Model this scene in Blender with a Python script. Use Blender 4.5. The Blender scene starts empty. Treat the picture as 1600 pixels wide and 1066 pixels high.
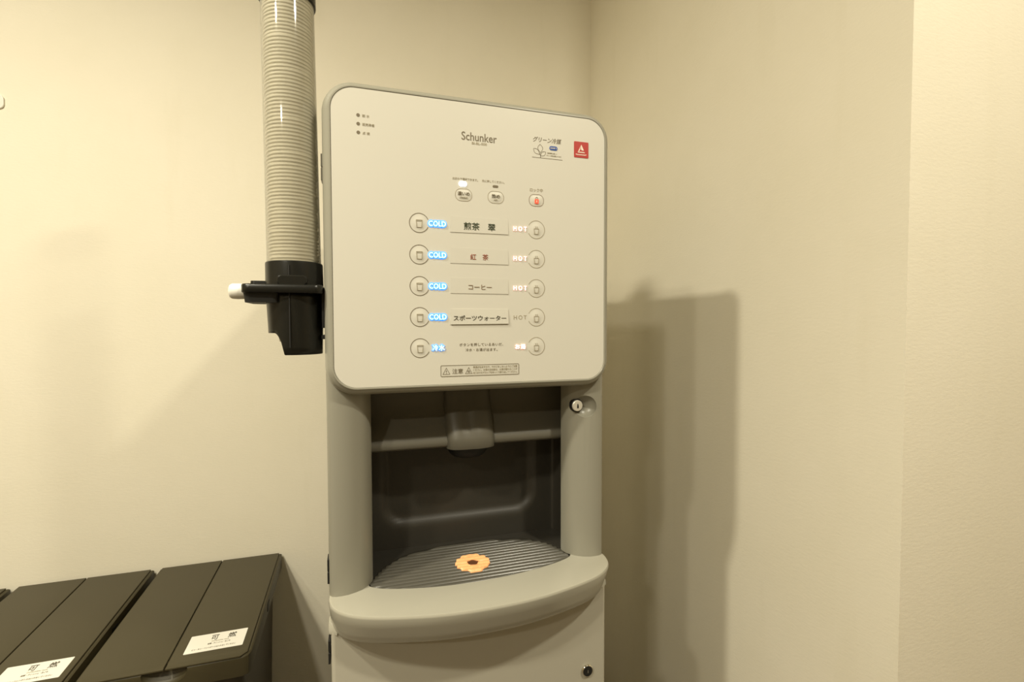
import bpy, bmesh, math, random
from mathutils import Vector, Matrix
random.seed(7)
scene = bpy.context.scene
col = scene.collection
H = 1.2                      # eye height; most heights below are written relative to it
rad = math.radians

# ------------------------------------------------------------------ camera
cd = bpy.data.cameras.new('camera')
cam = bpy.data.objects.new('camera', cd)
col.objects.link(cam)
cd.sensor_width = 36.0
cd.lens = 766.67 / 1600 * 36
cd.clip_start = 0.02
yaw, pit, rol = rad(17.398), rad(1.909), rad(0.147)
fwd = Vector((math.sin(yaw) * math.cos(pit), math.cos(yaw) * math.cos(pit), -math.sin(pit)))
r0 = Vector((math.cos(yaw), -math.sin(yaw), 0))
u0 = r0.cross(fwd)
rgt = r0 * math.cos(rol) - u0 * math.sin(rol)
upv = u0 * math.cos(rol) + r0 * math.sin(rol)
cam.matrix_world = Matrix(((rgt.x, upv.x, -fwd.x, 0), (rgt.y, upv.y, -fwd.y, 0), (rgt.z, upv.z, -fwd.z, H), (0, 0, 0, 1)))
scene.camera = cam

# ------------------------------------------------------------------ world, lamps, exposure
w = bpy.data.worlds.new('world')
scene.world = w
w.use_nodes = True
w.node_tree.nodes['Background'].inputs[0].default_value = (1.0, 0.86, 0.6, 1)
w.node_tree.nodes['Background'].inputs[1].default_value = 0.05
scene.view_settings.view_transform = 'Standard'
scene.view_settings.look = 'None'
scene.view_settings.gamma = 1.0
scene.view_settings.use_curve_mapping = False
scene.view_settings.exposure = 0.0
try:
    scene.cycles.use_denoising = True
    scene.cycles.max_bounces = 10
    scene.cycles.diffuse_bounces = 6
    scene.cycles.transparent_max_bounces = 24
    scene.cycles.sample_clamp_indirect = 6
except Exception:
    pass

LAMP = (1.0, 0.925, 0.74)
ceiling_lamps = [  # x, y, watts, size: recessed square ceiling lamps
    (-1.00, 0.25, 32.0, 0.09),
    (-1.12, -0.34, 14.0, 0.10),
    (-0.70, -0.40, 18.0, 0.10),
    (-1.40, -1.40, 19.0, 0.12),
    (0.78, -0.36, 23.0, 0.10),
]
for x, y, e, s in ceiling_lamps:
    ld = bpy.data.lights.new('ceiling_lamp', 'AREA')
    ld.shape = 'SQUARE'
    ld.size = s
    ld.energy = e
    ld.color = LAMP
    lo = bpy.data.objects.new('ceiling_lamp', ld)
    lo.location = (x, y, H + 1.235)
    col.objects.link(lo)

# ------------------------------------------------------------------ materials
def mat(name, color, rough=0.5, spec=0.5, metal=0.0, bump=0.0, bump_scale=200.0, var=0.0, var_scale=6.0, emit=None, emit_s=0.0, coat=0.0):
    m = bpy.data.materials.new(name)
    m.use_nodes = True
    nt = m.node_tree
    b = nt.nodes['Principled BSDF']
    b.inputs['Base Color'].default_value = (*color, 1)
    b.inputs['Roughness'].default_value = rough
    b.inputs['Specular IOR Level'].default_value = spec
    b.inputs['Metallic'].default_value = metal
    b.inputs['Coat Weight'].default_value = coat
    b.inputs['Coat Roughness'].default_value = 0.08
    if emit:
        b.inputs['Emission Color'].default_value = (*emit, 1)
        b.inputs['Emission Strength'].default_value = emit_s
    tc = nt.nodes.new('ShaderNodeTexCoord')
    if var > 0:
        n = nt.nodes.new('ShaderNodeTexNoise')
        n.inputs['Scale'].default_value = var_scale
        n.inputs['Detail'].default_value = 5
        nt.links.new(tc.outputs['Object'], n.inputs['Vector'])
        mx = nt.nodes.new('ShaderNodeMix')
        mx.data_type = 'RGBA'
        mx.inputs[6].default_value = (*[c * (1 - var) for c in color], 1)
        mx.inputs[7].default_value = (*[min(1, c * (1 + var)) for c in color], 1)
        nt.links.new(n.outputs['Fac'], mx.inputs[0])
        nt.links.new(mx.outputs[2], b.inputs['Base Color'])
    if bump > 0:
        n2 = nt.nodes.new('ShaderNodeTexNoise')
        n2.inputs['Scale'].default_value = bump_scale
        n2.inputs['Detail'].default_value = 3
        nt.links.new(tc.outputs['Object'], n2.inputs['Vector'])
        bp = nt.nodes.new('ShaderNodeBump')
        bp.inputs['Strength'].default_value = bump
        bp.inputs['Distance'].default_value = 0.001
        nt.links.new(n2.outputs['Fac'], bp.inputs['Height'])
        nt.links.new(bp.outputs['Normal'], b.inputs['Normal'])
    return m

def wallpaper(name, color):
    """vinyl wallpaper: fine horizontal weave relief, faint mottling and a few old stains"""
    m = bpy.data.materials.new(name)
    m.use_nodes = True
    nt = m.node_tree
    b = nt.nodes['Principled BSDF']
    b.inputs['Roughness'].default_value = 0.62
    b.inputs['Specular IOR Level'].default_value = 0.3
    tc = nt.nodes.new('ShaderNodeTexCoord')
    mp = nt.nodes.new('ShaderNodeMapping')
    mp.inputs['Scale'].default_value = (1, 1, 2.6)
    nt.links.new(tc.outputs['Object'], mp.inputs['Vector'])
    n1 = nt.nodes.new('ShaderNodeTexNoise')
    n1.inputs['Scale'].default_value = 95
    n1.inputs['Detail'].default_value = 6
    n1.inputs['Roughness'].default_value = 0.65
    nt.links.new(mp.outputs[0], n1.inputs['Vector'])
    bp = nt.nodes.new('ShaderNodeBump')
    bp.inputs['Strength'].default_value = 0.22
    bp.inputs['Distance'].default_value = 0.0016
    nt.links.new(n1.outputs['Fac'], bp.inputs['Height'])
    nt.links.new(bp.outputs['Normal'], b.inputs['Normal'])
    n2 = nt.nodes.new('ShaderNodeTexNoise')
    n2.inputs['Scale'].default_value = 3.5
    n2.inputs['Detail'].default_value = 7
    n2.inputs['Roughness'].default_value = 0.6
    nt.links.new(tc.outputs['Object'], n2.inputs['Vector'])
    mx = nt.nodes.new('ShaderNodeMix')
    mx.data_type = 'RGBA'
    mx.inputs[6].default_value = (color[0] * .94, color[1] * .935, color[2] * .90, 1)
    mx.inputs[7].default_value = (color[0] * 1.04, color[1] * 1.04, color[2] * 1.06, 1)
    nt.links.new(n2.outputs['Fac'], mx.inputs[0])
    # sparse vertical stain streaks
    mp2 = nt.nodes.new('ShaderNodeMapping')
    mp2.inputs['Scale'].default_value = (9, 9, 1.3)
    nt.links.new(tc.outputs['Object'], mp2.inputs['Vector'])
    n3 = nt.nodes.new('ShaderNodeTexNoise')
    n3.inputs['Scale'].default_value = 1.6
    n3.inputs['Detail'].default_value = 4
    nt.links.new(mp2.outputs[0], n3.inputs['Vector'])
    rp = nt.nodes.new('ShaderNodeMapRange')
    rp.inputs['From Min'].default_value = 0.60
    rp.inputs['From Max'].default_value = 0.78
    rp.inputs['To Max'].default_value = 0.16
    nt.links.new(n3.outputs['Fac'], rp.inputs['Value'])
    mx2 = nt.nodes.new('ShaderNodeMix')
    mx2.data_type = 'RGBA'
    mx2.inputs[7].default_value = (color[0] * .82, color[1] * .80, color[2] * .70, 1)
    nt.links.new(rp.outputs[0], mx2.inputs[0])
    nt.links.new(mx.outputs[2], mx2.inputs[6])
    nt.links.new(mx2.outputs[2], b.inputs['Base Color'])
    return m

M_wall = wallpaper('beige_wallpaper', (0.825, 0.78, 0.645))
M_far = wallpaper('darkened_wallpaper', (0.38, 0.32, 0.22))  # unseen walls, darkened like ceiling and floor to cut bounced light
M_ceil = mat('ceiling_paint', (0.62, 0.60, 0.52), 0.8)
M_floor = mat('floor_vinyl', (0.11, 0.085, 0.06), 0.5, var=.15)
M_body = mat('warm_grey_plastic', (0.27, 0.26, 0.21), 0.33, bump=.03, bump_scale=400)
M_bezel = mat('grey_bezel_plastic', (0.30, 0.29, 0.235), 0.28)
M_panel = mat('white_panel_film', (0.62, 0.60, 0.525), 0.38, spec=.35)
M_door = mat('cream_painted_steel', (0.45, 0.43, 0.355), 0.38)
M_ledge = mat('pale_grey_plastic', (0.375, 0.36, 0.295), 0.2)
M_liner = mat('dark_grey_liner', (0.036, 0.033, 0.026), 0.45, bump=.12, bump_scale=900)
M_hood = mat('charcoal_hood', (0.12, 0.112, 0.087), 0.38, bump=.1, bump_scale=900)
M_black = mat('black_plastic', (0.009, 0.009, 0.007), 0.3, spec=.4)
M_matte = mat('matte_black', (0.008, 0.008, 0.007), 0.6)
M_mat = mat('ribbed_grey_rubber', (0.082, 0.077, 0.062), 0.27)
M_peach = mat('peach_plastic', (0.95, 0.46, 0.20), 0.35)
M_brown = mat('drain_shadow', (0.10, 0.035, 0.012), 0.6)
M_ink = mat('grey_brown_ink', (0.16, 0.13, 0.08), 0.6)
M_inkl = mat('light_ink', (0.34, 0.295, 0.20), 0.6)
M_inkd = mat('dark_ink', (0.06, 0.05, 0.03), 0.6)
M_green = mat('dark_green_ink', (0.035, 0.05, 0.02), 0.6)
M_red_ink = mat('brick_red_ink', (0.33, 0.11, 0.065), 0.6)
M_brownink = mat('brown_ink', (0.23, 0.16, 0.10), 0.6)
M_sticker = mat('red_sticker', (0.42, 0.032, 0.022), 0.4)
M_stwhite = mat('sticker_white', (0.80, 0.70, 0.58), 0.5)
M_blue = mat('blue_sticker', (0.010, 0.065, 0.30), 0.4)
M_paper = mat('white_paper', (0.80, 0.785, 0.72), 0.6)
M_strip = mat('name_strip_paper', (0.585, 0.565, 0.49), 0.5)
M_cup = mat('white_paper_cup', (0.74, 0.715, 0.62), 0.5)
M_knob = mat('white_plastic', (0.82, 0.80, 0.72), 0.3)
M_metal = mat('satin_nickel', (0.66, 0.63, 0.55), 0.3, metal=.85)
M_chrome = mat('chrome', (0.75, 0.72, 0.62), 0.12, metal=1.0)
M_lockface = mat('lock_face', (0.70, 0.67, 0.58), 0.35, metal=.3)
M_bin = mat('dark_olive_plastic', (0.050, 0.041, 0.018), 0.46, bump=.25, bump_scale=1500)
M_binbody = mat('dark_brown_plastic', (0.045, 0.037, 0.022), 0.5, bump=.2, bump_scale=1500)
M_cold = mat('cyan_led', (0.6, 0.9, 1.0), 0.5, emit=(0.55, 0.92, 1.0), emit_s=1.15)
M_coldglow = mat('blue_glow_halo', (0.15, 0.35, 1.0), 0.5, emit=(0.07, 0.33, 1.0), emit_s=0.9)  # glow round the cold words, put into an emissive colour
M_hot = mat('red_led', (1.0, 0.85, 0.8), 0.5, emit=(1.0, 0.90, 0.84), emit_s=1.5)
M_hotglow = mat('red_glow_halo', (0.9, 0.45, 0.36), 0.5, emit=(1.0, 0.36, 0.27), emit_s=0.62)  # imitated pink glow round the hot words
M_white_led = mat('white_led', (1, 1, 1), 0.5, emit=(0.93, 0.95, 1.0), emit_s=2.6)
M_red_led = mat('lock_led', (0.8, 0.1, 0.05), 0.5, emit=(1.0, 0.10, 0.05), emit_s=0.35)

def tube_material():
    m = bpy.data.materials.new('clear_tube_plastic')
    m.use_nodes = True
    nt = m.node_tree
    nt.nodes.remove(nt.nodes['Principled BSDF'])
    out = nt.nodes['Material Output']
    tr = nt.nodes.new('ShaderNodeBsdfTransparent')
    tr.inputs[0].default_value = (0.97, 0.965, 0.94, 1)
    df = nt.nodes.new('ShaderNodeBsdfDiffuse')
    df.inputs[0].default_value = (0.52, 0.495, 0.415, 1)
    gl = nt.nodes.new('ShaderNodeBsdfGlossy')
    gl.inputs['Roughness'].default_value = 0.05
    a = nt.nodes.new('ShaderNodeMixShader')
    lw = nt.nodes.new('ShaderNodeLayerWeight')
    lw.inputs['Blend'].default_value = 0.5
    mr = nt.nodes.new('ShaderNodeMapRange')
    mr.inputs['From Min'].default_value = 0.35
    mr.inputs['To Min'].default_value = 0.13
    mr.inputs['To Max'].default_value = 0.55
    nt.links.new(lw.outputs['Facing'], mr.inputs['Value'])
    nt.links.new(mr.outputs[0], a.inputs[0])
    nt.links.new(tr.outputs[0], a.inputs[1])
    nt.links.new(df.outputs[0], a.inputs[2])
    c = nt.nodes.new('ShaderNodeMixShader')
    pw = nt.nodes.new('ShaderNodeMath'); pw.operation = 'POWER'
    pw.inputs[1].default_value = 4.0
    nt.links.new(lw.outputs['Facing'], pw.inputs[0])
    fr = nt.nodes.new('ShaderNodeMapRange')
    fr.inputs['To Min'].default_value = 0.035
    fr.inputs['To Max'].default_value = 0.6
    nt.links.new(pw.outputs[0], fr.inputs['Value'])
    nt.links.new(fr.outputs[0], c.inputs[0])
    nt.links.new(a.outputs[0], c.inputs[1])
    nt.links.new(gl.outputs[0], c.inputs[2])
    nt.links.new(c.outputs[0], out.inputs['Surface'])
    return m
M_tube = tube_material()

# ------------------------------------------------------------------ object helpers
def empty(name, loc):
    o = bpy.data.objects.new(name, None)
    o.empty_display_size = 0.05
    o.location = loc
    col.objects.link(o)
    o['_w'] = tuple(loc)
    return o

def tag(o, label=None, cat=None, group=None, kind=None):
    if label: o['label'] = label
    if cat: o['category'] = cat
    if group: o['group'] = group
    if kind: o['kind'] = kind
    return o

def link(name, me, m, parent=None, label=None):
    """link a mesh given in world coordinates; its origin moves to the centre of its box"""
    o = bpy.data.objects.new(name, me)
    if m is not None:
        me.materials.clear()
        me.materials.append(m)
    vs = [v.co for v in me.vertices]
    lo = Vector((min(v.x for v in vs), min(v.y for v in vs), min(v.z for v in vs)))
    hi = Vector((max(v.x for v in vs), max(v.y for v in vs), max(v.z for v in vs)))
    c = (lo + hi) / 2
    if parent is None:
        c.z = lo.z
    me.transform(Matrix.Translation(-c))
    o.location = c
    o['_w'] = tuple(c)
    col.objects.link(o)
    if parent is not None:
        o.parent = parent
        o.matrix_parent_inverse = Matrix.Translation(-Vector(parent['_w']))
    if label:
        o['label'] = label
    return o

class MB:
    def __init__(s):
        s.v, s.f = [], []
    def add(s, vs, fs):
        n = len(s.v)
        s.v += [tuple(v) for v in vs]
        s.f += [tuple(i + n for i in f) for f in fs]
        return s
    def box(s, x0, x1, y0, y1, z0, z1):
        return s.add([(x0, y0, z0), (x1, y0, z0), (x1, y1, z0), (x0, y1, z0), (x0, y0, z1), (x1, y0, z1), (x1, y1, z1), (x0, y1, z1)],
                     [(0, 3, 2, 1), (4, 5, 6, 7), (0, 1, 5, 4), (1, 2, 6, 5), (2, 3, 7, 6), (3, 0, 4, 7)])
    def loft(s, loops, cap0=True, cap1=True, closed=True):
        n = len(loops[0])
        base = len(s.v)
        for L in loops:
            s.v += [tuple(p) for p in L]
        for k in range(len(loops) - 1):
            for i in range(n if closed else n - 1):
                j = (i + 1) % n
                s.f.append((base + k * n + i, base + k * n + j, base + (k + 1) * n + j, base + (k + 1) * n + i))
        if cap0: s.f.append(tuple(base + i for i in range(n - 1, -1, -1)))
        if cap1: s.f.append(tuple(base + (len(loops) - 1) * n + i for i in range(n)))
        return s
    def prism_z(s, pts, z0, z1):
        return s.loft([[(x, y, z0) for x, y in pts], [(x, y, z1) for x, y in pts]])
    def prism_y(s, pts, y0, y1):      # pts (x, z), front face at y0
        return s.loft([[(x, y1, z) for x, z in pts], [(x, y0, z) for x, z in pts]])
    def cyl(s, c, axis, r, length, n=32, bev=0.0):
        """capped cylinder starting at c going along axis"""
        a = Vector(axis).normalized()
        t = Vector((0, 0, 1)) if abs(a.z) < .9 else Vector((1, 0, 0))
        e1 = a.cross(t).normalized(); e2 = a.cross(e1)
        c = Vector(c)
        prof = [(r - bev, 0), (r, bev), (r, length - bev), (r - bev, length)] if bev else [(r, 0), (r, length)]
        loops = [[c + a * d + (e1 * math.cos(k * math.tau / n) + e2 * math.sin(k * math.tau / n)) * q for k in range(n)] for q, d in prof]
        return s.loft(loops)
    def mesh(s, name, smooth=None):
        me = bpy.data.meshes.new(name)
        me.from_pydata(s.v, [], s.f)
        bm = bmesh.new()
        bm.from_mesh(me)
        bmesh.ops.recalc_face_normals(bm, faces=bm.faces)
        bm.to_mesh(me)
        bm.free()
        if smooth is not None:
            me.shade_smooth()
            me.set_sharp_from_angle(angle=rad(smooth))
        return me
    def obj(s, name, m, parent=None, smooth=None, label=None, bevel=0.0, seg=3):
        o = link(name, s.mesh(name, smooth if not bevel else 180), m, parent, label)
        if bevel:
            b = o.modifiers.new('bevel', 'BEVEL')
            b.width = bevel
            b.segments = seg
            b.limit_method = 'ANGLE'
            b.angle_limit = rad(40)
            b.harden_normals = True
        return o

def boolean(me, cutters, smooth=None):
    """subtract cutter meshes (world coordinates) from me, return a new mesh"""
    o = bpy.data.objects.new('tmp', me)
    col.objects.link(o)
    cs = []
    for c in cutters:
        k = bpy.data.objects.new('tmpc', c)
        col.objects.link(k)
        md = o.modifiers.new('b', 'BOOLEAN')
        md.operation = 'DIFFERENCE'
        md.solver = 'EXACT'
        md.object = k
        cs.append(k)
    bpy.context.view_layer.update()
    dg = bpy.context.evaluated_depsgraph_get()
    r = bpy.data.meshes.new_from_object(o.evaluated_get(dg))
    for k in [o] + cs:
        bpy.data.objects.remove(k)
    if smooth is not None:
        r.shade_smooth()
        r.set_sharp_from_angle(angle=rad(smooth))
    return r

def ellipsoid(c, r, nu=32, nv=16):
    mb = MB()
    vs, fs = [], []
    for j in range(1, nv):
        th = math.pi * j / nv
        for i in range(nu):
            ph = math.tau * i / nu
            vs.append((c[0] + r[0] * math.sin(th) * math.cos(ph), c[1] + r[1] * math.sin(th) * math.sin(ph), c[2] + r[2] * math.cos(th)))
    for j in range(nv - 2):
        for i in range(nu):
            fs.append((j * nu + i, j * nu + (i + 1) % nu, (j + 1) * nu + (i + 1) % nu, (j + 1) * nu + i))
    vs += [(c[0], c[1], c[2] + r[2]), (c[0], c[1], c[2] - r[2])]
    t, b = len(vs) - 2, len(vs) - 1
    for i in range(nu):
        fs.append((t, (i + 1) % nu, i))
        fs.append((b, (nv - 2) * nu + i, (nv - 2) * nu + (i + 1) % nu))
    return mb.add(vs, fs)

def rrect(cx, cz, hw, hh, r, n=10):
    pts = []
    for qx, qz, a0 in ((1, -1, -90), (1, 1, 0), (-1, 1, 90), (-1, -1, 180)):
        for k in range(n + 1):
            a = rad(a0 + 90 * k / n)
            pts.append((cx + qx * (hw - r) + r * math.cos(a), cz + qz * (hh - r) + r * math.sin(a)))
    return pts

def stroke(mb, pts, wd, y0, y1, closed=False):
    """a flat ribbon of width wd along pts (x, z), from depth y1 to y0"""
    n = len(pts)
    L, R = [], []
    for i, p in enumerate(pts):
        a = Vector(pts[i - 1] if (i > 0 or closed) else p)
        b = Vector(pts[(i + 1) % n] if (i < n - 1 or closed) else p)
        d = (b - a)
        d = d.normalized() if d.length > 1e-9 else Vector((1, 0))
        nn = Vector((-d.y, d.x))
        L.append(Vector(p) + nn * wd / 2)
        R.append(Vector(p) - nn * wd / 2)
    loops = [[(l.x, y0, l.y), (r.x, y0, r.y), (r.x, y1, r.y), (l.x, y1, l.y)] for l, r in zip(L, R)]
    if closed:
        loops.append(loops[0])
    mb.loft(loops, not closed, not closed)
    return mb

FRONT = Matrix(((1, 0, 0, 0), (0, 0, -1, 0), (0, 1, 0, 0), (0, 0, 0, 1)))   # text plane -> facing -y

def text_mesh(body, off=0.0, ext=0.0, shear=0.0, space=1.0):
    c = bpy.data.curves.new('t', 'FONT')
    c.body = body
    c.size = 1.0
    c.offset = off
    c.extrude = ext
    c.shear = shear
    c.space_character = space
    c.resolution_u = 3
    o = bpy.data.objects.new('t', c)
    col.objects.link(o)
    bpy.context.view_layer.update()
    dg = bpy.context.evaluated_depsgraph_get()
    me = bpy.data.meshes.new_from_object(o.evaluated_get(dg))
    bpy.data.objects.remove(o)
    bpy.data.curves.remove(c)
    return me

def text(body, x0, x1, zc, h, y, m, parent, name='lettering', off=0.0, shear=0.0, space=1.0, thick=0.0003, frame=FRONT, base=None, label=None, ref=None):
    """lettering fitted into x0..x1 and height h about zc on the plane y (or in any frame)"""
    me = text_mesh(body, off, 0.5, shear, space)
    rm = me if ref is None else text_mesh(body, ref, 0.5, shear, space)
    xs = [v.co.x for v in rm.vertices]; ys = [v.co.y for v in rm.vertices]
    a0, a1, b0, b1 = min(xs), max(xs), min(ys), max(ys)
    sx = (x1 - x0) / (a1 - a0)
    sy = h / (b1 - b0) if h else sx
    cx, cy = (a0 + a1) / 2, (b0 + b1) / 2
    for v in me.vertices:
        v.co = ((v.co.x - cx) * sx, (v.co.y - cy) * sy, v.co.z * thick)
    mtx = (Matrix.Translation(((x0 + x1) / 2, y - thick / 2, zc)) @ frame) if base is None else (base @ Matrix.Translation(((x0 + x1) / 2, zc, thick / 2)))
    me.transform(mtx)
    me.name = name
    return link(name, me, m, parent, label)

# ------------------------------------------------------------------ the room
def slab(name, *b, m=None):
    o = MB().box(*b).obj(name, m or M_wall)
    tag(o, kind='structure')
    return o
CEIL = H + 1.25
XR = 0.746
slab('wall_back', -2.3, 0.846, 1.5, 1.6, 0, CEIL)
slab('wall_right', XR, 0.846, 0.6, 1.5, 0, CEIL)
slab('wall_return', XR, 1.75, 0.5, 0.6, 0, CEIL)
slab('wall_side', 1.65, 1.75, -2.7, 0.5, 0, CEIL, m=M_far)
slab('wall_left', -2.4, -2.3, -2.7, 1.6, 0, CEIL, m=M_far)
slab('wall_front', -2.3, 1.65, -2.8, -2.7, 0, CEIL, m=M_far)
o = MB().box(-2.4, 1.75, -2.8, 1.6, -0.1, 0).obj('floor', M_floor); tag(o, kind='structure')
o = MB().box(-2.4, 1.75, -2.8, 1.6, CEIL, CEIL + 0.1).obj('ceiling', M_ceil); tag(o, kind='structure')

# ------------------------------------------------------------------ drink dispenser
CX, D = 0.1704, 0.7009
disp = empty('drink_dispenser', (CX, 1.0, 0))
tag(disp, 'cream floor-standing hot and cold drink dispenser with lit button panel in the corner', 'drink dispenser')
xl, xr = CX - 0.2142, CX + 0.2142
ZL = H - 0.3815               # top of the tray ledge

# housing: back block, top block behind the panel, lower cabinet
mb = MB()
top = [(CX + .2140 - .042 + .042 * math.cos(rad(a)), H + .2864 + .042 * math.sin(rad(a))) for a in range(0, 91, 9)]
top += [(2 * CX - x, z) for x, z in reversed(top)]
mb.prism_y([(xl, 0.03), (xr, 0.03)] + top, 0.885, 1.30)
mb.prism_y([(xl, H - 0.085), (xr, H - 0.085)] + top, 0.742, 0.884)
mb.box(xl + .002, xr - .002, 0.730, 0.884, 0.03, ZL - 0.0395)
mb.obj('cabinet_body', M_body, disp, bevel=0.005)

# pillars left and right of the dispensing bay
prof = [(-.0438, .885), (-.0438, .733), (-.0428, .7265), (-.0395, .7215), (-.034, .7193), (-.027, .719), (-.018, .7197), (-.008, .7232), (.001, .7285),
        (.0085, .7355), (.0135, .7435), (.0162, .752), (.0168, .760), (.0150, .7625), (-.0105, .7645), (-.0125, .768), (-.0125, .885)]
mb = MB().prism_z(prof, ZL, H - 0.02)
link('front_pillar', mb.mesh('front_pillar', 35), M_body, disp)
profR = [(2 * CX - x, y) for x, y in reversed(prof)]
cut = ellipsoid((0.3490, 0.7195, H - 0.1335), (0.0205, 0.016, 0.0185), 40, 20)
me = boolean(MB().prism_z(profR, ZL, H - 0.02).mesh('p'), [cut.mesh('c')], 35)
link('front_pillar', me, M_body, disp)

# key lock set in the dimple
lk = MB().cyl((0.3388, 0.742, H - 0.1322), (0, -1, 0), 0.0090, 0.0172, 36, 0.0010).obj('key_lock', M_lockface, disp, smooth=40, label='silver key lock in the dimple of the right pillar')
mb = MB()
ring = [(0.3388 + 0.0096 * math.cos(k * math.tau / 36), H - 0.1322 + 0.0104 * math.sin(k * math.tau / 36)) for k in range(36)]
stroke(mb, ring, 0.0013, 0.7275, 0.736, True).obj('lock_ring', M_matte, lk, smooth=40)
mb = MB().prism_y([(0.3388 + a, H - 0.1322 + b) for a, b in ((-.0012, -.0036), (.0016, -.0036), (.0014, 0.0), (.0005, .0034), (-.0005, .0034), (-.0010, 0.0))], 0.7242, 0.7250)
mb.obj('keyhole', M_matte, lk)

# grey bezel round the front panel
hw = 0.2021
bprof = [(-.0005, .7040), (0.0, .7022), (0.0002, .7009), (.0008, .7003), (.0024, .7004), (.0031, .7012), (.0036, .7022), (.0058, .7034), (.0082, .7060), (.0102, .7100), (.0114, .7145), (.0120, .7190), (.0121, .728), (.0100, .745)]
loops = [[(x, y, z) for x, z in rrect(CX, H + 0.1163, hw + o_, hw + o_, 0.030 + o_, 12)] for o_, y in bprof]
me = MB().loft(loops, False, True).mesh('panel_bezel', 40)
link('panel_bezel', me, M_bezel, disp)
# white panel
panel = MB().prism_y(rrect(CX, H + 0.1163, hw - .0002, hw - .0002, 0.030, 12), D, D + 0.004).obj('front_panel', M_panel, disp, smooth=40, label='white rounded front panel printed with drink buttons')

# -------- printing on the panel (all on plane D)
YP = D
def prt(body, x0, x1, zc, h, m, **k):
    return text(body, x0, x1, H + zc, h, YP, m, disp, **k)
# status dots
for zc, s, x1 in ((.2825, '断 水', .0180), (.2710, '販売準備', .0242), (.2595, '点 検', .0182)):
    MB().cyl((.0034, YP, H + zc), (0, -1, 0), 0.0023, 0.0003, 20).obj('status_dot', M_ink, disp)
    prt(s, .0088, x1, zc - .0003, .0040, M_inkl)
prt('Schunker', .1446, .1968, .2712, .0118, M_ink, off=.004)
prt('BI-BL-500', .1597, .1818, .2620, .0036, M_inkl, off=.01)
prt('グリーン冷媒', .2535, .2990, .2783, .0078, M_ink, shear=.2, off=.006)
mb = MB()
stroke(mb, [(.2518, H + .2512), (.3010, H + .2511)], .0005, YP - .0003, YP)
def leaf(cx, cz, ang, L, Wd):
    p = []
    for k in range(11):
        t = k / 10
        p.append((t * L, Wd * math.sin(math.pi * t ** 1.15)))
    for k in range(1, 10):
        t = 1 - k / 10
        p.append((t * L, -Wd * math.sin(math.pi * t ** 1.15)))
    ca, sa = math.cos(rad(ang)), math.sin(rad(ang))
    return [(cx + x * ca - z * sa, cz + x * sa + z * ca) for x, z in p]
stroke(mb, leaf(.2652, H + .2588, 93, .0125, .0040), .0005, YP - .0003, YP, True)
stroke(mb, leaf(.2640, H + .2560, 140, .0128, .0033), .0005, YP - .0003, YP, True)
stroke(mb, leaf(.2650, H + .2540, 38, .0108, .0030), .0005, YP - .0003, YP, True)
stroke(mb, [(.2654, H + .2512), (.2652, H + .2545), (.2645, H + .2585)], .0006, YP - .0003, YP)
mb.obj('leaf_emblem', M_ink, disp, label='outline drawing of a three-leaf sprout')
pill_b = MB().prism_y(rrect(.2863, H + .2673, .0066, .0031, .0030, 6), YP - .0004, YP).obj('blue_badge', M_blue, disp, label='small blue oval badge beside the sprout drawing')
text('GWP 1', .2812, .2914, H + .2673, .0024, YP - .0004, M_stwhite, pill_b, off=.006)
prt('地球環境に優しい', .2762, .2920, .2594, .0021, M_inkl)
prt('グリーン冷媒を使用しています', .2748, .2990, .2557, .0021, M_inkl)
# red sticker
st = MB().prism_y(rrect(.3325, H + .2699, .0121, .0121, .0010, 4), YP - .0005, YP).obj('red_sticker', M_sticker, disp, label='square red sticker with a white triangle emblem')
ys = YP - .0005
tri = MB()
tri.prism_y([(.3325, H + .2775), (.3272, H + .2672), (.3288, H + .2672), (.3306, H + .2700), (.3306, H + .2722)], ys - .0003, ys)
tri.prism_y([(.3325, H + .2775), (.3318, H + .2757), (.3318, H + .2700), (.3338, H + .2688), (.3368, H + .2688)], ys - .0003, ys)
tri.prism_y([(.3268, H + .2666), (.3263, H + .2652), (.3385, H + .2652), (.3376, H + .2666)], ys - .0003, ys)
tri.obj('triangle_emblem', M_stwhite, st, label='white triangle emblem')
mb = MB()
for k in range(10):
    xx = .3238 + k * .00182
    zz = H + .2625 - (0.0004 if 0 < k < 9 else 0)
    mb.prism_y([(xx - .0006, zz - .0008), (xx + .0006, zz - .0008), (xx + .0006, zz + .0007), (xx - .0006, zz + .0007)], ys - .0003, ys)
mb.obj('sticker_lettering', M_stwhite, st)

# strength / heat / lock keys
prt('お好みで選択できます。　先に押してください。', .1311, .2084, .2094, .0036, M_inkl)
MB().prism_y(rrect(.1461, H + .2024, .0056, .0036, .0032, 8), YP - .0009, YP).obj('white_led', M_white_led, disp, label='glowing white indicator lamp')
MB().prism_y(rrect(.1947, H + .2026, .0043, .0018, .0017, 8), YP - .0003, YP).obj('indicator_window', M_ink, disp, label='dark unlit indicator window')
def key(name, x, z, hw_, hh_, r, edge):
    k = MB().loft([[(px, YP + .0005, pz) for px, pz in rrect(x, H + z, hw_, hh_, r, 8)],
                   [(px, YP - .0001, pz) for px, pz in rrect(x, H + z, hw_, hh_, r, 8)],
                   [(px, YP - .0003, pz) for px, pz in rrect(x, H + z, hw_ - .003, hh_ - .003, r - .003, 8)],
                   [(px, YP - .0007, pz) for px, pz in rrect(x, H + z, hw_ - .0045, hh_ - .0045, r - .0045, 8)]]).obj(name, M_panel, disp, smooth=60)
    mb = MB()
    stroke(mb, rrect(x, H + z, hw_, hh_, r, 8), .00055, YP - .0004, YP, True).obj('key_outline', edge, k)
    return k
k1 = key('strength_key', .1471, .1869, .0119, .0086, .0078, M_inkl)
text('濃いめ', .1382, .1558, H + .1886, .0056, YP - .0010, M_ink, k1, off=.012)
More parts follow.
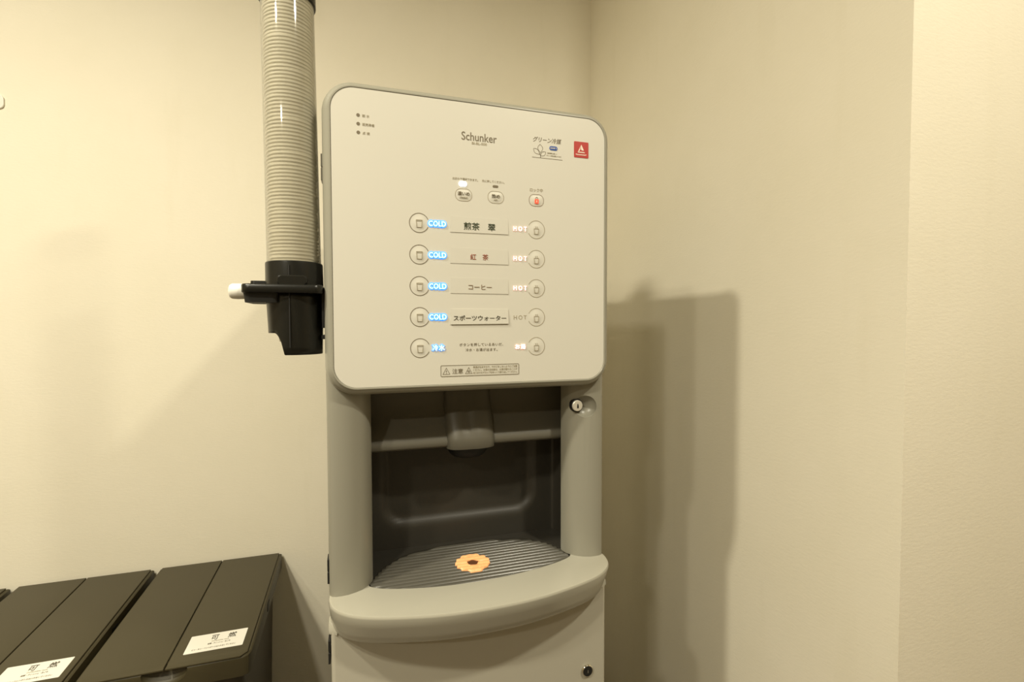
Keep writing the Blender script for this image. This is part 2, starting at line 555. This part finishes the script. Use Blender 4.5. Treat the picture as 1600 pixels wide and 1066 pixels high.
text('STRONG', .1415, .1525, H + .1828, .0021, YP - .0009, M_inkl, k1)
k2 = key('heat_key', .1951, .1870, .0119, .0086, .0078, M_inkl)
text('熱め', .1888, .2014, H + .1884, .0056, YP - .0010, M_ink, k2, off=.012)
text('HOT', .1926, .1973, H + .1828, .0020, YP - .0009, M_inkl, k2)
k3 = key('lock_key', .2586, .1871, .0114, .0087, .0076, M_brownink)
mb = MB().prism_y(rrect(.2588, H + .1853, .0030, .0034, .0008, 4), YP - .0014, YP - .0008)
mb.obj('padlock_icon', M_red_led, k3, label='glowing red padlock symbol')
mb = MB()
stroke(mb, [(.2588 + .0019 * math.cos(a), H + .1895 + .0022 * math.sin(a)) for a in [math.pi * k / 8 for k in range(9)]], .0006, YP - .0013, YP - .0008)
mb.obj('padlock_shackle', M_inkl, k3)
mb = MB().prism_y([(.2583, H + .1840), (.2593, H + .1840), (.2593, H + .1868), (.2583, H + .1868)], YP - .0016, YP - .0014)
mb.obj('padlock_slot', M_stwhite, k3)
prt('ロック中', .2484, .2688, .2024, .0054, M_inkl, off=.006)

# ten drink buttons with open ring outlines and cup symbols
def arc_pts(cx, cz, r, a0, a1, n=40):
    return [(cx + r * math.cos(rad(a0 + (a1 - a0) * k / n)), cz + r * math.sin(rad(a0 + (a1 - a0) * k / n))) for k in range(n + 1)]
ZR = [.1432, .0990, .0549, .0112, -.0328]
for row, z in enumerate(ZR):
    for side, x in ((0, .0834), (1, .2583)):
        c = [[(px, YP + dy, pz) for px, pz in arc_pts(x, H + z, r, 0, 360, 32)[:-1]] for r, dy in ((.0132, .0003), (.0130, -.0001), (.0090, -.0002), (.0074, -.0005), (.0040, -.0008))]
        b = MB().loft(c).obj('drink_button', M_panel, disp, smooth=60)
        mb = MB()
        a0, a1 = ((23, 337), (-154, 154))[side]
        stroke(mb, arc_pts(x, H + z, .0134, a0, a1), (.0008, .0006)[side], YP - .0004, YP).obj('ring_outline', (M_ink, M_inkl)[side], b)
        mb = MB()
        zc = H + z - .0012
        if side == 0:
            stroke(mb, [(x - .0041, zc + .0052), (x - .0033, zc - .0050), (x + .0033, zc - .0050), (x + .0041, zc + .0052)], .0007, YP - .0013, YP - .0008, True)
            stroke(mb, [(x - .0038, zc + .0037), (x + .0038, zc + .0037)], .0004, YP - .0013, YP - .0008)
        else:
            stroke(mb, [(x - .0037, zc + .0024), (x - .0029, zc - .0056), (x + .0029, zc - .0056), (x + .0037, zc + .0024)], .0007, YP - .0013, YP - .0008, True)
            for q in (-.0013, .0013):
                stroke(mb, [(x + q, zc + .0030), (x + q + .0005, zc + .0040), (x + q - .0003, zc + .0050), (x + q, zc + .0058)], .0005, YP - .0013, YP - .0008)
        mb.obj('cup_symbol', M_inkl, b)
    # lit words; fattened emissive outlines behind them imitate the glow round the letters
    zc = H + z
    if row < 4:
        g = text('COLD', .0966, .1210, zc, .0076, YP, M_coldglow, disp, name='led_glow_halo', off=.18, ref=.012, thick=.0005)
        text('COLD', .0966, .1210, zc, .0074, YP - .0005, M_cold, g, name='led_lettering', off=.012, thick=.0012)
    else:
        g = text('冷水', .1008, .1182, zc, .0086, YP, M_coldglow, disp, name='led_glow_halo', off=.15, ref=.012, thick=.0005, space=1.15)
        text('冷水', .1008, .1182, zc, .0086, YP - .0005, M_cold, g, name='led_lettering', off=.012, thick=.0012, space=1.15)
    zc -= .0003
    if row == 3:
        prt('HOT', .2224, .2428, z - .0003, .0062, M_inkl, off=-.005, space=1.35)
    elif row < 4:
        g = text('HOT', .2224, .2428, zc, .0066, YP, M_hotglow, disp, name='led_glow_halo', off=.05, ref=-.014, thick=.0004, space=1.6)
        text('HOT', .2224, .2428, zc, .0066, YP - .0004, M_hot, g, name='led_lettering', off=-.014, thick=.0010, space=1.6)
    else:
        g = text('お湯', .2248, .2408, zc, .0072, YP, M_hotglow, disp, name='led_glow_halo', off=.08, ref=.005, thick=.0004, space=1.2)
        text('お湯', .2248, .2408, zc, .0072, YP - .0004, M_hot, g, name='led_lettering', off=.005, thick=.0010, space=1.2)

# paper name strips
names = [('煎茶　翠', .1472, .1940, .1426, .0108, M_green, .003), ('紅　茶', .1565, .1832, .0986, .0086, M_red_ink, .002),
         ('コーヒー', .1535, .1882, .0549, .0072, M_brownink, .004), ('スポーツウォーター', .1312, .2102, .0098, .0078, M_inkd, .004)]
for i, (s, x0, x1, zt, h, m, off) in enumerate(names):
    zb = (.1330, .0886, .0454, .0008)[i]
    t = (.0007, .0006, .0006, .0016)[i]
    sag = (.0004, .0003, 0, .0006)[i]
    q = MB().loft([[(.1276, YP - t * .3, H + zb + .0222), (.2138, YP - t * .3, H + zb + .0222), (.2138, YP, H + zb + .0222), (.1276, YP, H + zb + .0222)],
                   [(.1272, YP - t, H + zb - sag * .5), (.2140, YP - t * 1.2, H + zb + sag), (.2140, YP, H + zb + sag), (.1272, YP, H + zb - sag * .5)]]).obj(
        'name_strip', M_strip, disp, label=('paper strip naming green tea', 'paper strip naming black tea', 'paper strip naming coffee', 'curling paper strip naming sports water')[i])
    text(s, x0, x1, H + zt, h, YP - t * .75, m, q, off=off, thick=.0006)
prt('ボタンを押しているあいだ、', .1398, .2058, -.0290, .0046, M_ink, space=1.12)
prt('冷水・お湯が出ます。', .1488, .1968, -.0366, .0046, M_ink, space=1.12)
# caution label
cl = MB().prism_y(rrect(.1713, H - .0665, .0590, .0079, .0012, 4), YP - .0002, YP).obj('caution_label', M_strip, disp, label='narrow framed caution label at the foot of the panel')
mb = MB()
stroke(mb, rrect(.1713, H - .0665, .0588, .0078, .0012, 4), .0006, YP - .0005, YP - .0001, True).obj('label_border', M_ink, cl)
for cx_, s in ((.1204, '!'), (.1533, '♨')):
    mb = MB()
    stroke(mb, [(cx_ - .0050, H - .0712), (cx_ + .0050, H - .0712), (cx_, H - .0622)], .0010, YP - .0005, YP - .0001, True).obj('warning_triangle', M_ink, cl)
    if s == '!':
        text('!', cx_ - .0006, cx_ + .0006, H - .0680, .0048, YP - .0002, M_ink, cl)
    else:
        mb = MB()
        for q in (-.0013, 0, .0013):
            stroke(mb, [(cx_ + q, H - .0700), (cx_ + q + .0004, H - .0688), (cx_ + q - .0004, H - .0676), (cx_ + q, H - .0664)], .0006, YP - .0005, YP - .0001)
        mb.obj('steam_symbol', M_ink, cl)
text('注意', .1290, .1446, H - .0672, .0074, YP - .0002, M_ink, cl, off=.004)
for k, s in enumerate(('熱湯が出ますので、やけどをしないようにご注意', 'ください。お湯の注出後は、水滴が垂れることが', 'ありますのでカップをゆっくり取り出してください。')):
    text(s, .1600, .2274, H - .0620 - .0042 * k, .0033, YP - .0002, M_inkl, cl)

# -------- dispensing bay
hood_prof = [(.806, H - .070), (.806, H - .112), (.803, H - .132), (.796, H - .150), (.785, H - .166), (.776, H - .178), (.7715, H - .1865), (.772, H - .1925), (.777, H - .1962), (.80, H - .197), (.842, H - .197), (.842, H - .070)]
x0b, x1b = -.0115, 2 * CX + .0115
mb = MB().loft([[(x, y, z) for y, z in hood_prof] for x in (x0b, CX, x1b)])
mb.obj('nozzle_hood', M_hood, disp, smooth=50)
# boss bulging out of the hood with two flutes
bo = []
for y_, z_, s_ in ((.806, H - .070, .75), (.806, H - .120, .8), (.800, H - .140, .95), (.790, H - .158, 1.0), (.7800, H - .180, 1.0), (.7780, H - .192, 1.0), (.7800, H - .1985, .96)):
    L = []
    for k in range(25):
        a = math.pi * k / 24
        rr = 1 - .18 * math.exp(-((k - 11.0) / 1.6) ** 2) if z_ > H - .17 else 1 - .05 * math.exp(-((k - 11.0) / 1.6) ** 2)
        L.append((CX + .002 - .0395 * math.cos(a), y_ + .004 - .026 * s_ * rr * math.sin(a) ** .55 if 0 < k < 24 else y_ + .004, z_))
    L += [(CX + .0415, .83, z_), (CX - .0375, .83, z_)]
    bo.append(L)
MB().loft(bo).obj('nozzle_boss', M_hood, disp, smooth=60)
nz = []
for z_, s_ in ((H - .196, 1.0), (H - .207, .97), (H - .214, .86), (H - .2185, .70)):
    nz.append([(CX + .003 - .0350 * s_ * math.cos(k * math.tau / 32), .805 - .0300 * s_ * math.sin(k * math.tau / 32), z_) for k in range(32)])
MB().loft(nz).obj('nozzle', M_matte, disp, smooth=50)

# curved dark liner with its shallow rounded pocket
def bay_back(x):
    t = (x - CX) / (CX + .0118)
    return .766 + .081 * max(0.0, 1 - abs(t) ** 60) ** .5
def sst(a, b, v):
    t = min(1, max(0, (v - a) / (b - a)))
    return t * t * (3 - 2 * t)
mb = MB()
NX, NZ = 110, 64
rows = []
for j in range(NZ + 1):
    z = H - .392 + (.392 - .08) * j / NZ
    r_ = []
    for i in range(NX + 1):
        t = -math.cos(math.pi * i / NX)
        x = CX + t * (CX + .0118)
        # pocket: rounded rectangle signed distance
        px, pz = abs(x - CX) - .100, abs(z - (H - .22)) - .086
        d_ = math.hypot(max(px, 0), max(pz, 0)) + min(max(px, pz), 0) - .036
        r_.append((x, bay_back(x) + .008 * (1 - sst(-.012, .004, d_)), z))
    rows.append(r_)
for j in range(NZ):
    for i in range(NX):
        pass
mb.loft(rows, False, False, closed=False)
lin = mb.mesh('bay_liner', 60)
o = link('bay_liner', lin, M_liner, disp)
sd = o.modifiers.new('solid', 'SOLIDIFY'); sd.thickness = .003; sd.offset = 1 if False else -1

# tray ledge with a bowed front
half = [(0, .629), (.04, .6302), (.078, .6345), (.11, .6412), (.14, .6490), (.165, .6575), (.183, .6668), (.197, .6780), (.206, .6890), (.2112, .7000), (.2140, .7130), (.2146, .7230), (.2146, .760), (.2142, .884)]
def smooth_pts(p, n=6):
    out = []
    for i in range(len(p) - 1):
        a = p[max(i - 1, 0)]; b = p[i]; c = p[i + 1]; d_ = p[min(i + 2, len(p) - 1)]
        for k in range(n):
            t = k / n
            out.append(tuple(.5 * ((2 * b[q]) + (-a[q] + c[q]) * t + (2 * a[q] - 5 * b[q] + 4 * c[q] - d_[q]) * t * t + (-a[q] + 3 * b[q] - 3 * c[q] + d_[q]) * t ** 3) for q in (0, 1)))
    out.append(p[-1])
    return out
mh = [(-x, y) for x, y in half[3:0:-1]] + half
cv = smooth_pts(mh, 5)
cv = [p for p in cv if p[0] >= -1e-6]
if cv[0][0] > 1e-6: cv = [(0, .629)] + cv
outline = [(CX + x, y) for x, y in cv] + [(CX - x, y) for x, y in reversed(cv[1:])]
def inset(pts, d_):
    n = len(pts); res = []
    for i in range(n):
        a, b = Vector(pts[i - 1]), Vector(pts[(i + 1) % n])
        t = (b - a).normalized()
        res.append((pts[i][0] - t.y * d_, pts[i][1] + t.x * d_))
    return res
lo_ = []
for d_, z, sy in ((.008, ZL - .0480, .019), (.0015, ZL - .0474, .0182), (.0003, ZL - .0450, .0170), (0, ZL - .034, .0122), (0, ZL - .020, .0063), (0.0, ZL - .0045, 0), (.0003, ZL - .0022, 0), (.0012, ZL - .0006, 0), (.0030, ZL, 0)):
    lo_.append([(CX + (x - CX) * (1 - sy * .8), y + sy * max(0, min(1, (.8 - y) / .1)), z) for x, y in inset(outline, d_)])
ledge_me = MB().loft(lo_).mesh('l')
mat_pts = [(12, 741), (15.5, 754), (34, 786), (56, 808), (80, 821), (113, 828.5), (148, 833), (184, 834), (222, 830.5), (258, 823), (283, 813), (303, 799), (315, 784), (324, 765), (330, 748), (330, 739),
           (320, 728), (286, 716), (239, 707), (195, 703), (154, 702), (115, 704), (78, 709.5), (41, 719), (23, 727), (14, 734)]
mat_pts = [(x / 1000, y / 1000) for x, y in mat_pts]
mc = (sum(p[0] for p in mat_pts) / len(mat_pts), sum(p[1] for p in mat_pts) / len(mat_pts))
def scale_pts(p, d_):
    r_ = []
    for x, y in p:
        v = Vector((x - mc[0], y - mc[1])); L = v.length
        v *= (L + d_) / L
        r_.append((mc[0] + v.x, mc[1] + v.y))
    return r_
mp_closed = smooth_pts(mat_pts + [mat_pts[0]], 4)[:-1]
hole = MB().prism_z(scale_pts(mp_closed, .0022), ZL - .016, ZL + .02).mesh('h')
ledge_me = boolean(ledge_me, [hole], 40)
link('tray_ledge', ledge_me, M_ledge, disp)
# dark floor of the bay behind the insert
fl = [(x0b - .0002, .7655), (.0160, .7650), (.0170, .7500), (2 * CX - .0170, .7500), (2 * CX - .0160, .7650), (x1b + .0002, .7655), (x1b + .0002, .86), (x0b - .0002, .86)]
bf = boolean(MB().prism_z(fl, ZL - .004, ZL + .0006).mesh('b'), [MB().prism_z(scale_pts(mp_closed, .0006), ZL - .016, ZL + .02).mesh('h')], 40)
link('bay_floor', bf, M_liner, disp)

# lower door with lock, corner caps and hinges
mb = MB().box(-.0412, .3820, .7085, .7290, .085, ZL - .0400)
mb.obj('lower_door', M_door, disp, bevel=.006, seg=4)
mb = MB().box(-.030, .370, .735, 1.29, 0, .08)
mb.obj('plinth', M_matte, disp, bevel=.003)
dl = MB().cyl((.3480, .7085, H - .5615), (0, -1, 0), .0098, .004, 36, .0012).obj('door_lock', M_chrome, disp, smooth=30, label='chrome-ringed round lock on the lower door')
MB().cyl((.3480, .7046, H - .5615), (0, -1, 0), .0080, .0006, 32).obj('lock_face', M_matte, dl)
MB().prism_y([(.3476, H - .5640), (.3486, H - .5640), (.3486, H - .5595), (.3476, H - .5595)], .7036, .7041).obj('keyhole', M_metal, dl)
for sx, z0 in ((-1, H - .4300), (1, H - .4300)):
    xe = CX + sx * .2150
    mb = MB().loft([[(xe, .714, z0), (xe - sx * .012, .706, z0), (xe - sx * .012, .735, z0), (xe, .735, z0)],
                    [(xe, .714, z0 + .006), (xe - sx * .012, .706, z0 + .006), (xe - sx * .012, .735, z0 + .006), (xe, .735, z0 + .006)],
                    [(xe, .722, z0 + .014), (xe - sx * .004, .718, z0 + .014), (xe - sx * .004, .735, z0 + .014), (xe, .735, z0 + .014)]])
    mb.obj('door_cap', M_ledge, disp, bevel=.001, seg=2)
def hinge(z0, z1, m, y0=.7300, lug=.0022):
    h_ = MB().box(xl - lug, xl + .001, y0, y0 + .02, z0, (z0 + z1) / 2 - .001).box(xl - lug, xl + .001, y0, y0 + .02, (z0 + z1) / 2 + .001, z1)
    h_.obj('hinge', m, disp, bevel=.0006, seg=2)
hinge(H + .203, H + .240, M_bezel, .742, .0034)
hinge(H - .366, H - .331, M_matte, .728, .0020)
hinge(H - .478, H - .4445, M_matte, .722, .0020)

# ------------------------------------------------------------------ drip tray insert
tray = empty('drip_tray', (mc[0], mc[1], ZL - .014))
tag(tray, 'dark grey ribbed oval drip tray insert with peach drain disc set in the dispenser ledge', 'drip tray')
RP = .0095                                   # rib pitch
def rib(y):
    t = ((y - .702) / RP) % 1.0
    return .0036 * (math.sin(math.pi * t) ** .8) - .0028
def xspan(y):
    xs_ = []
    n = len(mp_closed)
    for i in range(n):
        (xa, ya), (xb, yb) = mp_closed[i], mp_closed[(i + 1) % n]
        if (ya <= y < yb) or (yb <= y < ya):
            xs_.append(xa + (xb - xa) * (y - ya) / (yb - ya))
    return (min(xs_), max(xs_)) if len(xs_) >= 2 else None
ymin, ymax = min(p[1] for p in mp_closed), max(p[1] for p in mp_closed)
rows = []
NR = int((ymax - ymin) / RP * 14)
for j in range(NR + 1):
    y = ymin + .0002 + (ymax - ymin - .0004) * j / NR
    sp = xspan(y)
    if not sp: continue
    a, b = sp
    z = ZL + rib(y) - .0005
    sc = .0012 * (1 - math.sin(math.pi * (((y - .702) / RP) % 1.0)))
    a += sc; b -= sc
    r_ = [(a, y, ZL - .014)] + [(a + (b - a) * i / 24, y, z - (.0012 if i in (0, 24) else 0)) for i in range(25)] + [(b, y, ZL - .014)]
    rows.append(r_)
mb = MB().loft(rows, True, True, closed=True)
link('ribbed_mat', mb.mesh('ribbed_mat', 50), M_mat, tray)
dc = (.1706, .7575)
loops = []
for q, dz in ((.0275, -.0012), (.0272, .0012), (.025, .0017), (.022, .0017), (.019, .0017), (.016, .0017), (.013, .0017), (.0110, .0017), (.0088, .0014), (.0080, -.0022), (.0078, -.0006)):
    L = []
    for k in range(120):
        a = math.tau * k / 120
        y = dc[1] + q * math.sin(a)
        wob = 1 + (.028 * math.sin(a * 13) if q > .02 else (.07 * math.sin(a * 5 + 1) if q < .01 else 0))
        L.append((dc[0] + q * wob * math.cos(a), dc[1] + q * wob * math.sin(a), ZL + (rib(y) if q > .009 else 0) + dz))
    loops.append(L)
loops = loops[:9]
loops.append([(x, y, ZL - .0008) for x, y, z in loops[-1]])
ddisc = link('drain_disc', MB().loft(loops, False, False).mesh('drain_disc', 55), M_peach, tray, 'peach coloured drain disc')
MB().prism_z([(x, y) for x, y, z in loops[-1]], ZL + .0001, ZL + .0003).obj('drain_hole', M_brown, ddisc, label='dark drain hole')

# ------------------------------------------------------------------ paper cup dispenser on the machine's left side
cupd = empty('cup_dispenser', (-.0835, .745, H - .04))
tag(cupd, 'black wall-type cup holder with clear upright tube on the left side of the drink dispenser', 'cup dispenser')
TY = .745
def ax(z): return -.0835 - .0093 * (z - .085)
def ringloop(z, r, n=64): return [(ax(z) + r * math.cos(k * math.tau / n), TY + r * math.sin(k * math.tau / n), H + z) for k in range(n)]
mb = MB().loft([ringloop(.075, .0348), ringloop(.25, .0342), ringloop(.62, .0334), ringloop(.62, .0324), ringloop(.25, .0332), ringloop(.075, .0338)], False, False)
mb.f += [tuple((i, (i + 1) % 64, 5 * 64 + (i + 1) % 64, 5 * 64 + i)) for i in range(64)]
link('tube', mb.mesh('tube', 50), M_tube, cupd, 'clear plastic tube')
mb = MB().loft([ringloop(.4375, .0352), ringloop(.4385, .0362), ringloop(.462, .0362), ringloop(.463, .0352), ringloop(.463, .0337), ringloop(.4375, .0337), ringloop(.4375, .0352)], False, False)
link('tube_clip', mb.mesh('tube_clip', 40), M_black, cupd)
mb = MB().loft([ringloop(.614, .0350), ringloop(.624, .0350), ringloop(.632, .030)], True, True)
link('tube_lid', mb.mesh('tube_lid', 40), M_black, cupd)
# collar
mb = MB().loft([ringloop(.0855, .0349), ringloop(.0860, .0354), ringloop(.0850, .0366), ringloop(.083, .0369), ringloop(.046, .0372), ringloop(.046, .0352), ringloop(.0855, .0349)], False, False)
link('collar', mb.mesh('collar', 40), M_black, cupd)
# lower spout with a stepped cut at its left
def zb(x):
    if x < -.1075: return -.0105
    if x < -.0985: return -.0105 - .0120 * ((x + .1075) / .009) ** 2
    return -.0225 - .0175 * min(1.0, (x + .0985) / .0040)
cols = []
NN = 160
for k in range(NN):
    a = math.tau * k / NN
    L = []
    for t in range(9):
        q = t / 8
        xx = ax(.04) + .0370 * math.cos(a)
        zz = .047 + (zb(xx + .0012) - .047) * q
        r = .0371 - .0032 * ((.047 - zz) / .087)
        L.append((ax(zz) + r * math.cos(a), TY + r * math.sin(a), H + zz))
    cols.append(L)
cols.append(cols[0])
mb = MB().loft(cols, False, False, closed=False)
me = mb.mesh('spout')
bm = bmesh.new(); bm.from_mesh(me); bmesh.ops.remove_doubles(bm, verts=bm.verts, dist=1e-6); bm.to_mesh(me); bm.free()
me.shade_smooth(); me.set_sharp_from_angle(angle=rad(50))
o = link('spout', me, M_black, cupd)
sd = o.modifiers.new('solid', 'SOLIDIFY'); sd.thickness = .0018; sd.offset = -1
# seam rib, raised catch and recess patch
MB().box(-.0870, -.0855, TY - .0380, TY - .036, H - .030, H + .080).obj('seam_rib', M_matte, cupd, bevel=.0003, seg=1)
mb = MB().loft([[(px, TY - .0335, pz) for px, pz in rrect(-.0822, H + .0590, .0185, .0070, .0055, 8)],
                [(px, TY - .0400 + .0, pz) for px, pz in rrect(-.0822, H + .0590, .0185, .0070, .0055, 8)],
                [(px, TY - .0415, pz) for px, pz in rrect(-.0822, H + .0590, .0170, .0055, .0045, 8)]])
mb.obj('catch', M_black, cupd, smooth=40)
# arm: rounded slab reaching out to the left, darker block below, white push lever
def slab_pts(x0, x1, y0, y1, r, n=8):
    return rrect((x0 + x1) / 2, (y0 + y1) / 2, (x1 - x0) / 2, (y1 - y0) / 2, r, n)
arm = MB().loft([[(x, y, H + .0425) for x, y in slab_pts(-.1425, -.0456, .7012, .770, .010)],
                 [(x, y, H + .0420 + .0015) for x, y in slab_pts(-.1433, -.0450, .7002, .771, .011)],
                 [(x, y, H + .0522) for x, y in slab_pts(-.1433, -.0450, .7002, .771, .011)],
                 [(x, y, H + .0537) for x, y in slab_pts(-.1422, -.0458, .7016, .770, .010)]])
arm_o = arm.obj('arm', M_black, cupd, smooth=50)
MB().loft([[(x, y, H + .0300) for x, y in slab_pts(-.1405, -.1000, .7080, .775, .008)],
           [(x, y, H + .0428) for x, y in slab_pts(-.1418, -.0990, .7060, .776, .009)]]).obj('lower_block', M_matte, cupd, smooth=50)
MB().loft([[(x, y, H + .0530) for x, y in slab_pts(-.1405, -.0600, .745, .785, .006)],
           [(x, y, H + .0610) for x, y in slab_pts(-.1400, -.0610, .746, .784, .006)]]).obj('upper_rail', M_black, cupd, smooth=50)
pr = [(.0090, -.128), (.0100, -.141), (.0104, -.150), (.0100, -.1565), (.0084, -.1592), (.0055, -.1605)]
lp = [[(x, .724 + r * math.cos(k * math.tau / 36), H + .0447 + r * math.sin(k * math.tau / 36)) for k in range(36)] for r, x in pr]
MB().loft(lp).obj('push_lever', M_knob, cupd, smooth=50, label='white rounded push lever')
MB().box(-.0475, -.0440, .722, .79, H - .004, H + .051).box(-.0490, -.0440, .730, .78, H - .0195, H - .0140).obj('mounting_plate', M_matte, cupd, bevel=.0006, seg=2)

# stacked paper cups: each one an object, shared mesh
NS = 28
cp = [(.0206, 0.004), (.0205, 0.0), (.0209, 0.0), (.0303, .0722), (.0306, .0736), (.0316, .0735), (.0321, .0744), (.0318, .0755), (.0309, .0758), (.0300, .0750), (.0296, .0725), (.0203, .004)]
mb = MB().loft([[(r * math.cos(k * math.tau / NS), r * math.sin(k * math.tau / NS), z) for k in range(NS)] for r, z in cp], False, True)
cup_me = mb.mesh('paper_cup', 50)
cup_me.materials.append(M_cup)
zz = -.0225
n = 0
first = None
while zz + .075 < .505:
    c = bpy.data.objects.new('paper_cup', cup_me) if first is None else first.copy()
    c.location = (ax(zz + .075), TY, H + zz)
    c.rotation_euler = (0, -.0093, random.uniform(0, 6.28))
    col.objects.link(c)
    if first is None:
        first = c
        tag(c, 'lowest white paper cup, its base showing under the black cup holder', 'paper cup', 'paper cups stacked in the tube')
    else:
        tag(c, 'white paper cup nested in the upright stack inside the clear tube', 'paper cup', 'paper cups stacked in the tube')
    zz += .0049 + random.uniform(-.0002, .0002)
    n += 1

# ------------------------------------------------------------------ waste bins along the back wall
TAN = math.tan(rad(1.744))
def lz(y): return H - .638 - (1.5 - y) * TAN
def make_bin(cx, wd, label, sticker):
    root = empty('waste_bin', (cx, 1.28, 0))
    tag(root, label, 'waste bin', 'dark twin-flap waste bins along the wall')
    h_ = wd / 2
    yb, yf = 1.494, 1.066
    # body
    bx = h_ - .0195
    lo = [[(x, y, 0.0) for x, y in slab_pts(cx - bx + .012, cx + bx - .012, 1.125, 1.475, .02, 5)],
          [(x, y, lz(1.28) - .03) for x, y in slab_pts(cx - bx, cx + bx, 1.095, 1.485, .02, 5)]]
    MB().loft(lo).obj('body', M_binbody, root, smooth=50)
    # lid rim: rounded front corners, sloping top
    pts = [(cx - h_, yb), (cx - h_, yf + .016), (cx - h_ + .004, yf + .006), (cx - h_ + .014, yf), (cx + h_ - .014, yf), (cx + h_ - .004, yf + .006), (cx + h_, yf + .016), (cx + h_, yb)]
    def lid(dz, d_=0.0, front=0.0):
        q = []
        for x, y in pts:
            xx = x - d_ if x > cx else x + d_
            yy = y + d_ + front if y < 1.2 else y - d_
            q.append((xx, yy, lz(yy) + dz))
        return q
    rim = MB().loft([lid(-.046, .004), lid(-.044, .001), lid(-.010), lid(-.0065, .0005), lid(-.004, .003)]).mesh('r')
    notch = ellipsoid((cx, yf - .004, lz(yf) - .009), (.039, .024, .026), 40, 16)
    link('lid_rim', boolean(rim, [notch.mesh('n')], 35), M_bin, root)
    # two flaps
    for s in (-1, 1):
        e0, e1 = cx + s * .0014, cx + s * (h_ - .0062)
        a, b = min(e0, e1), max(e0, e1)
        c_ = .011
        fp = [(a, yb - .004), (a, yf - .0005 + (c_ if s < 0 else 0)), (a + (c_ if s < 0 else 0), yf - .0005), (b - (c_ if s > 0 else 0), yf - .0005), (b, yf - .0005 + (c_ if s > 0 else 0)), (b, yb - .004)]
        if s < 0: fp = fp
        fp2 = []
        for p_ in fp:
            if not fp2 or (abs(p_[0] - fp2[-1][0]) > 1e-6 or abs(p_[1] - fp2[-1][1]) > 1e-6): fp2.append(p_)
        def fl(dz, d_, fr):
            q = []
            for x, y in fp2:
                xx = x + d_ if x < (a + b) / 2 else x - d_
                yy = y + fr if y < 1.2 else y - d_
                q.append((xx, yy, lz(yy) + dz))
            return q
        fm = MB().loft([fl(-.0038, .0004, .0), fl(-.0015, 0, .0), fl(-.0004, .0006, .004), fl(0.0, .0016, .012)]).mesh('f')
        f = link('lid_flap', fm, M_bin, root)
        fm.shade_smooth(); fm.set_sharp_from_angle(angle=rad(30))
        if sticker and s > 0:
            sx0, sx1, sy0, sy1 = cx + .0215, cx + .1265, 1.098, 1.154
            dy = sy1 - sy0
            up = Vector((0, 1, TAN)).normalized(); nr = Vector((0, -TAN, 1)).normalized()
            base = Matrix(((1, up.x, nr.x, (sx0 + sx1) / 2), (0, up.y, nr.y, (sy0 + sy1) / 2), (0, up.z, nr.z, lz((sy0 + sy1) / 2) + .0005), (0, 0, 0, 1)))
            W2, H2 = (sx1 - sx0) / 2, dy / 2
            sm = MB().prism_z(rrect(0, 0, W2, H2, .0015, 3), -.0006, 0).mesh('label_sticker')
            sm.transform(base)
            stk = link('label_sticker', sm, M_paper, f, 'white paper label for burnable waste')
            text('可', -.0130, .0005, .0128, .0165, 0, M_inkd, stk, base=base, off=.008)
            text('燃', .0185, .0335, .0128, .0165, 0, M_inkd, stk, base=base, off=.008)
            text('Combustible waste', -.0100, .0220, .0012, .0030, 0, M_inkl, stk, base=base)
            text('紙類・ティッシュ・生ごみ', -.0150, .0260, -.0062, .0048, 0, M_ink, stk, base=base)
            text('ビン・カン・ペットボトルは入れないでください', -.0400, .0380, -.0185, .0045, 0, M_ink, stk, base=base)
    # hinge slot and recessed side ribs
    MB().box(cx + h_ - .0015, cx + h_ + .0008, 1.262, 1.285, lz(1.27) - .034, lz(1.27) - .016).obj('side_slot', M_matte, root)
    return root
make_bin(-.3595, .2930, 'dark brown waste bin nearest the drink dispenser, white label on its right flap', True)
make_bin(-.6635, .2880, 'dark brown middle waste bin, its white label cut by the bottom of the photo', True)
make_bin(-.9650, .2900, 'dark brown waste bin at the far left, only a lid corner showing', False)

# ------------------------------------------------------------------ small white fitting on the back wall at the left
hk = empty('wall_hook', (-.828, 1.5, H + .51))
tag(hk, 'small white plastic hook stuck on the back wall at the far left', 'hook')
MB().prism_y(rrect(-.830, H + .535, .0300, .0175, .012, 8), 1.4955, 1.5).obj('hook_plate', M_knob, hk, bevel=.0015, seg=2)
mb = MB()
pth = [(1.496, H + .530), (1.486, H + .522), (1.478, H + .516), (1.470, H + .518), (1.466, H + .526)]
lo = []
for y, z in pth:
    lo.append([(-.826 + .0050 * math.cos(k * math.tau / 12), y, z + .0050 * math.sin(k * math.tau / 12)) for k in range(12)])
mb.loft(lo).obj('hook_arm', M_knob, hk, smooth=50)

for o in scene.objects:
    if '_w' in o: del o['_w']
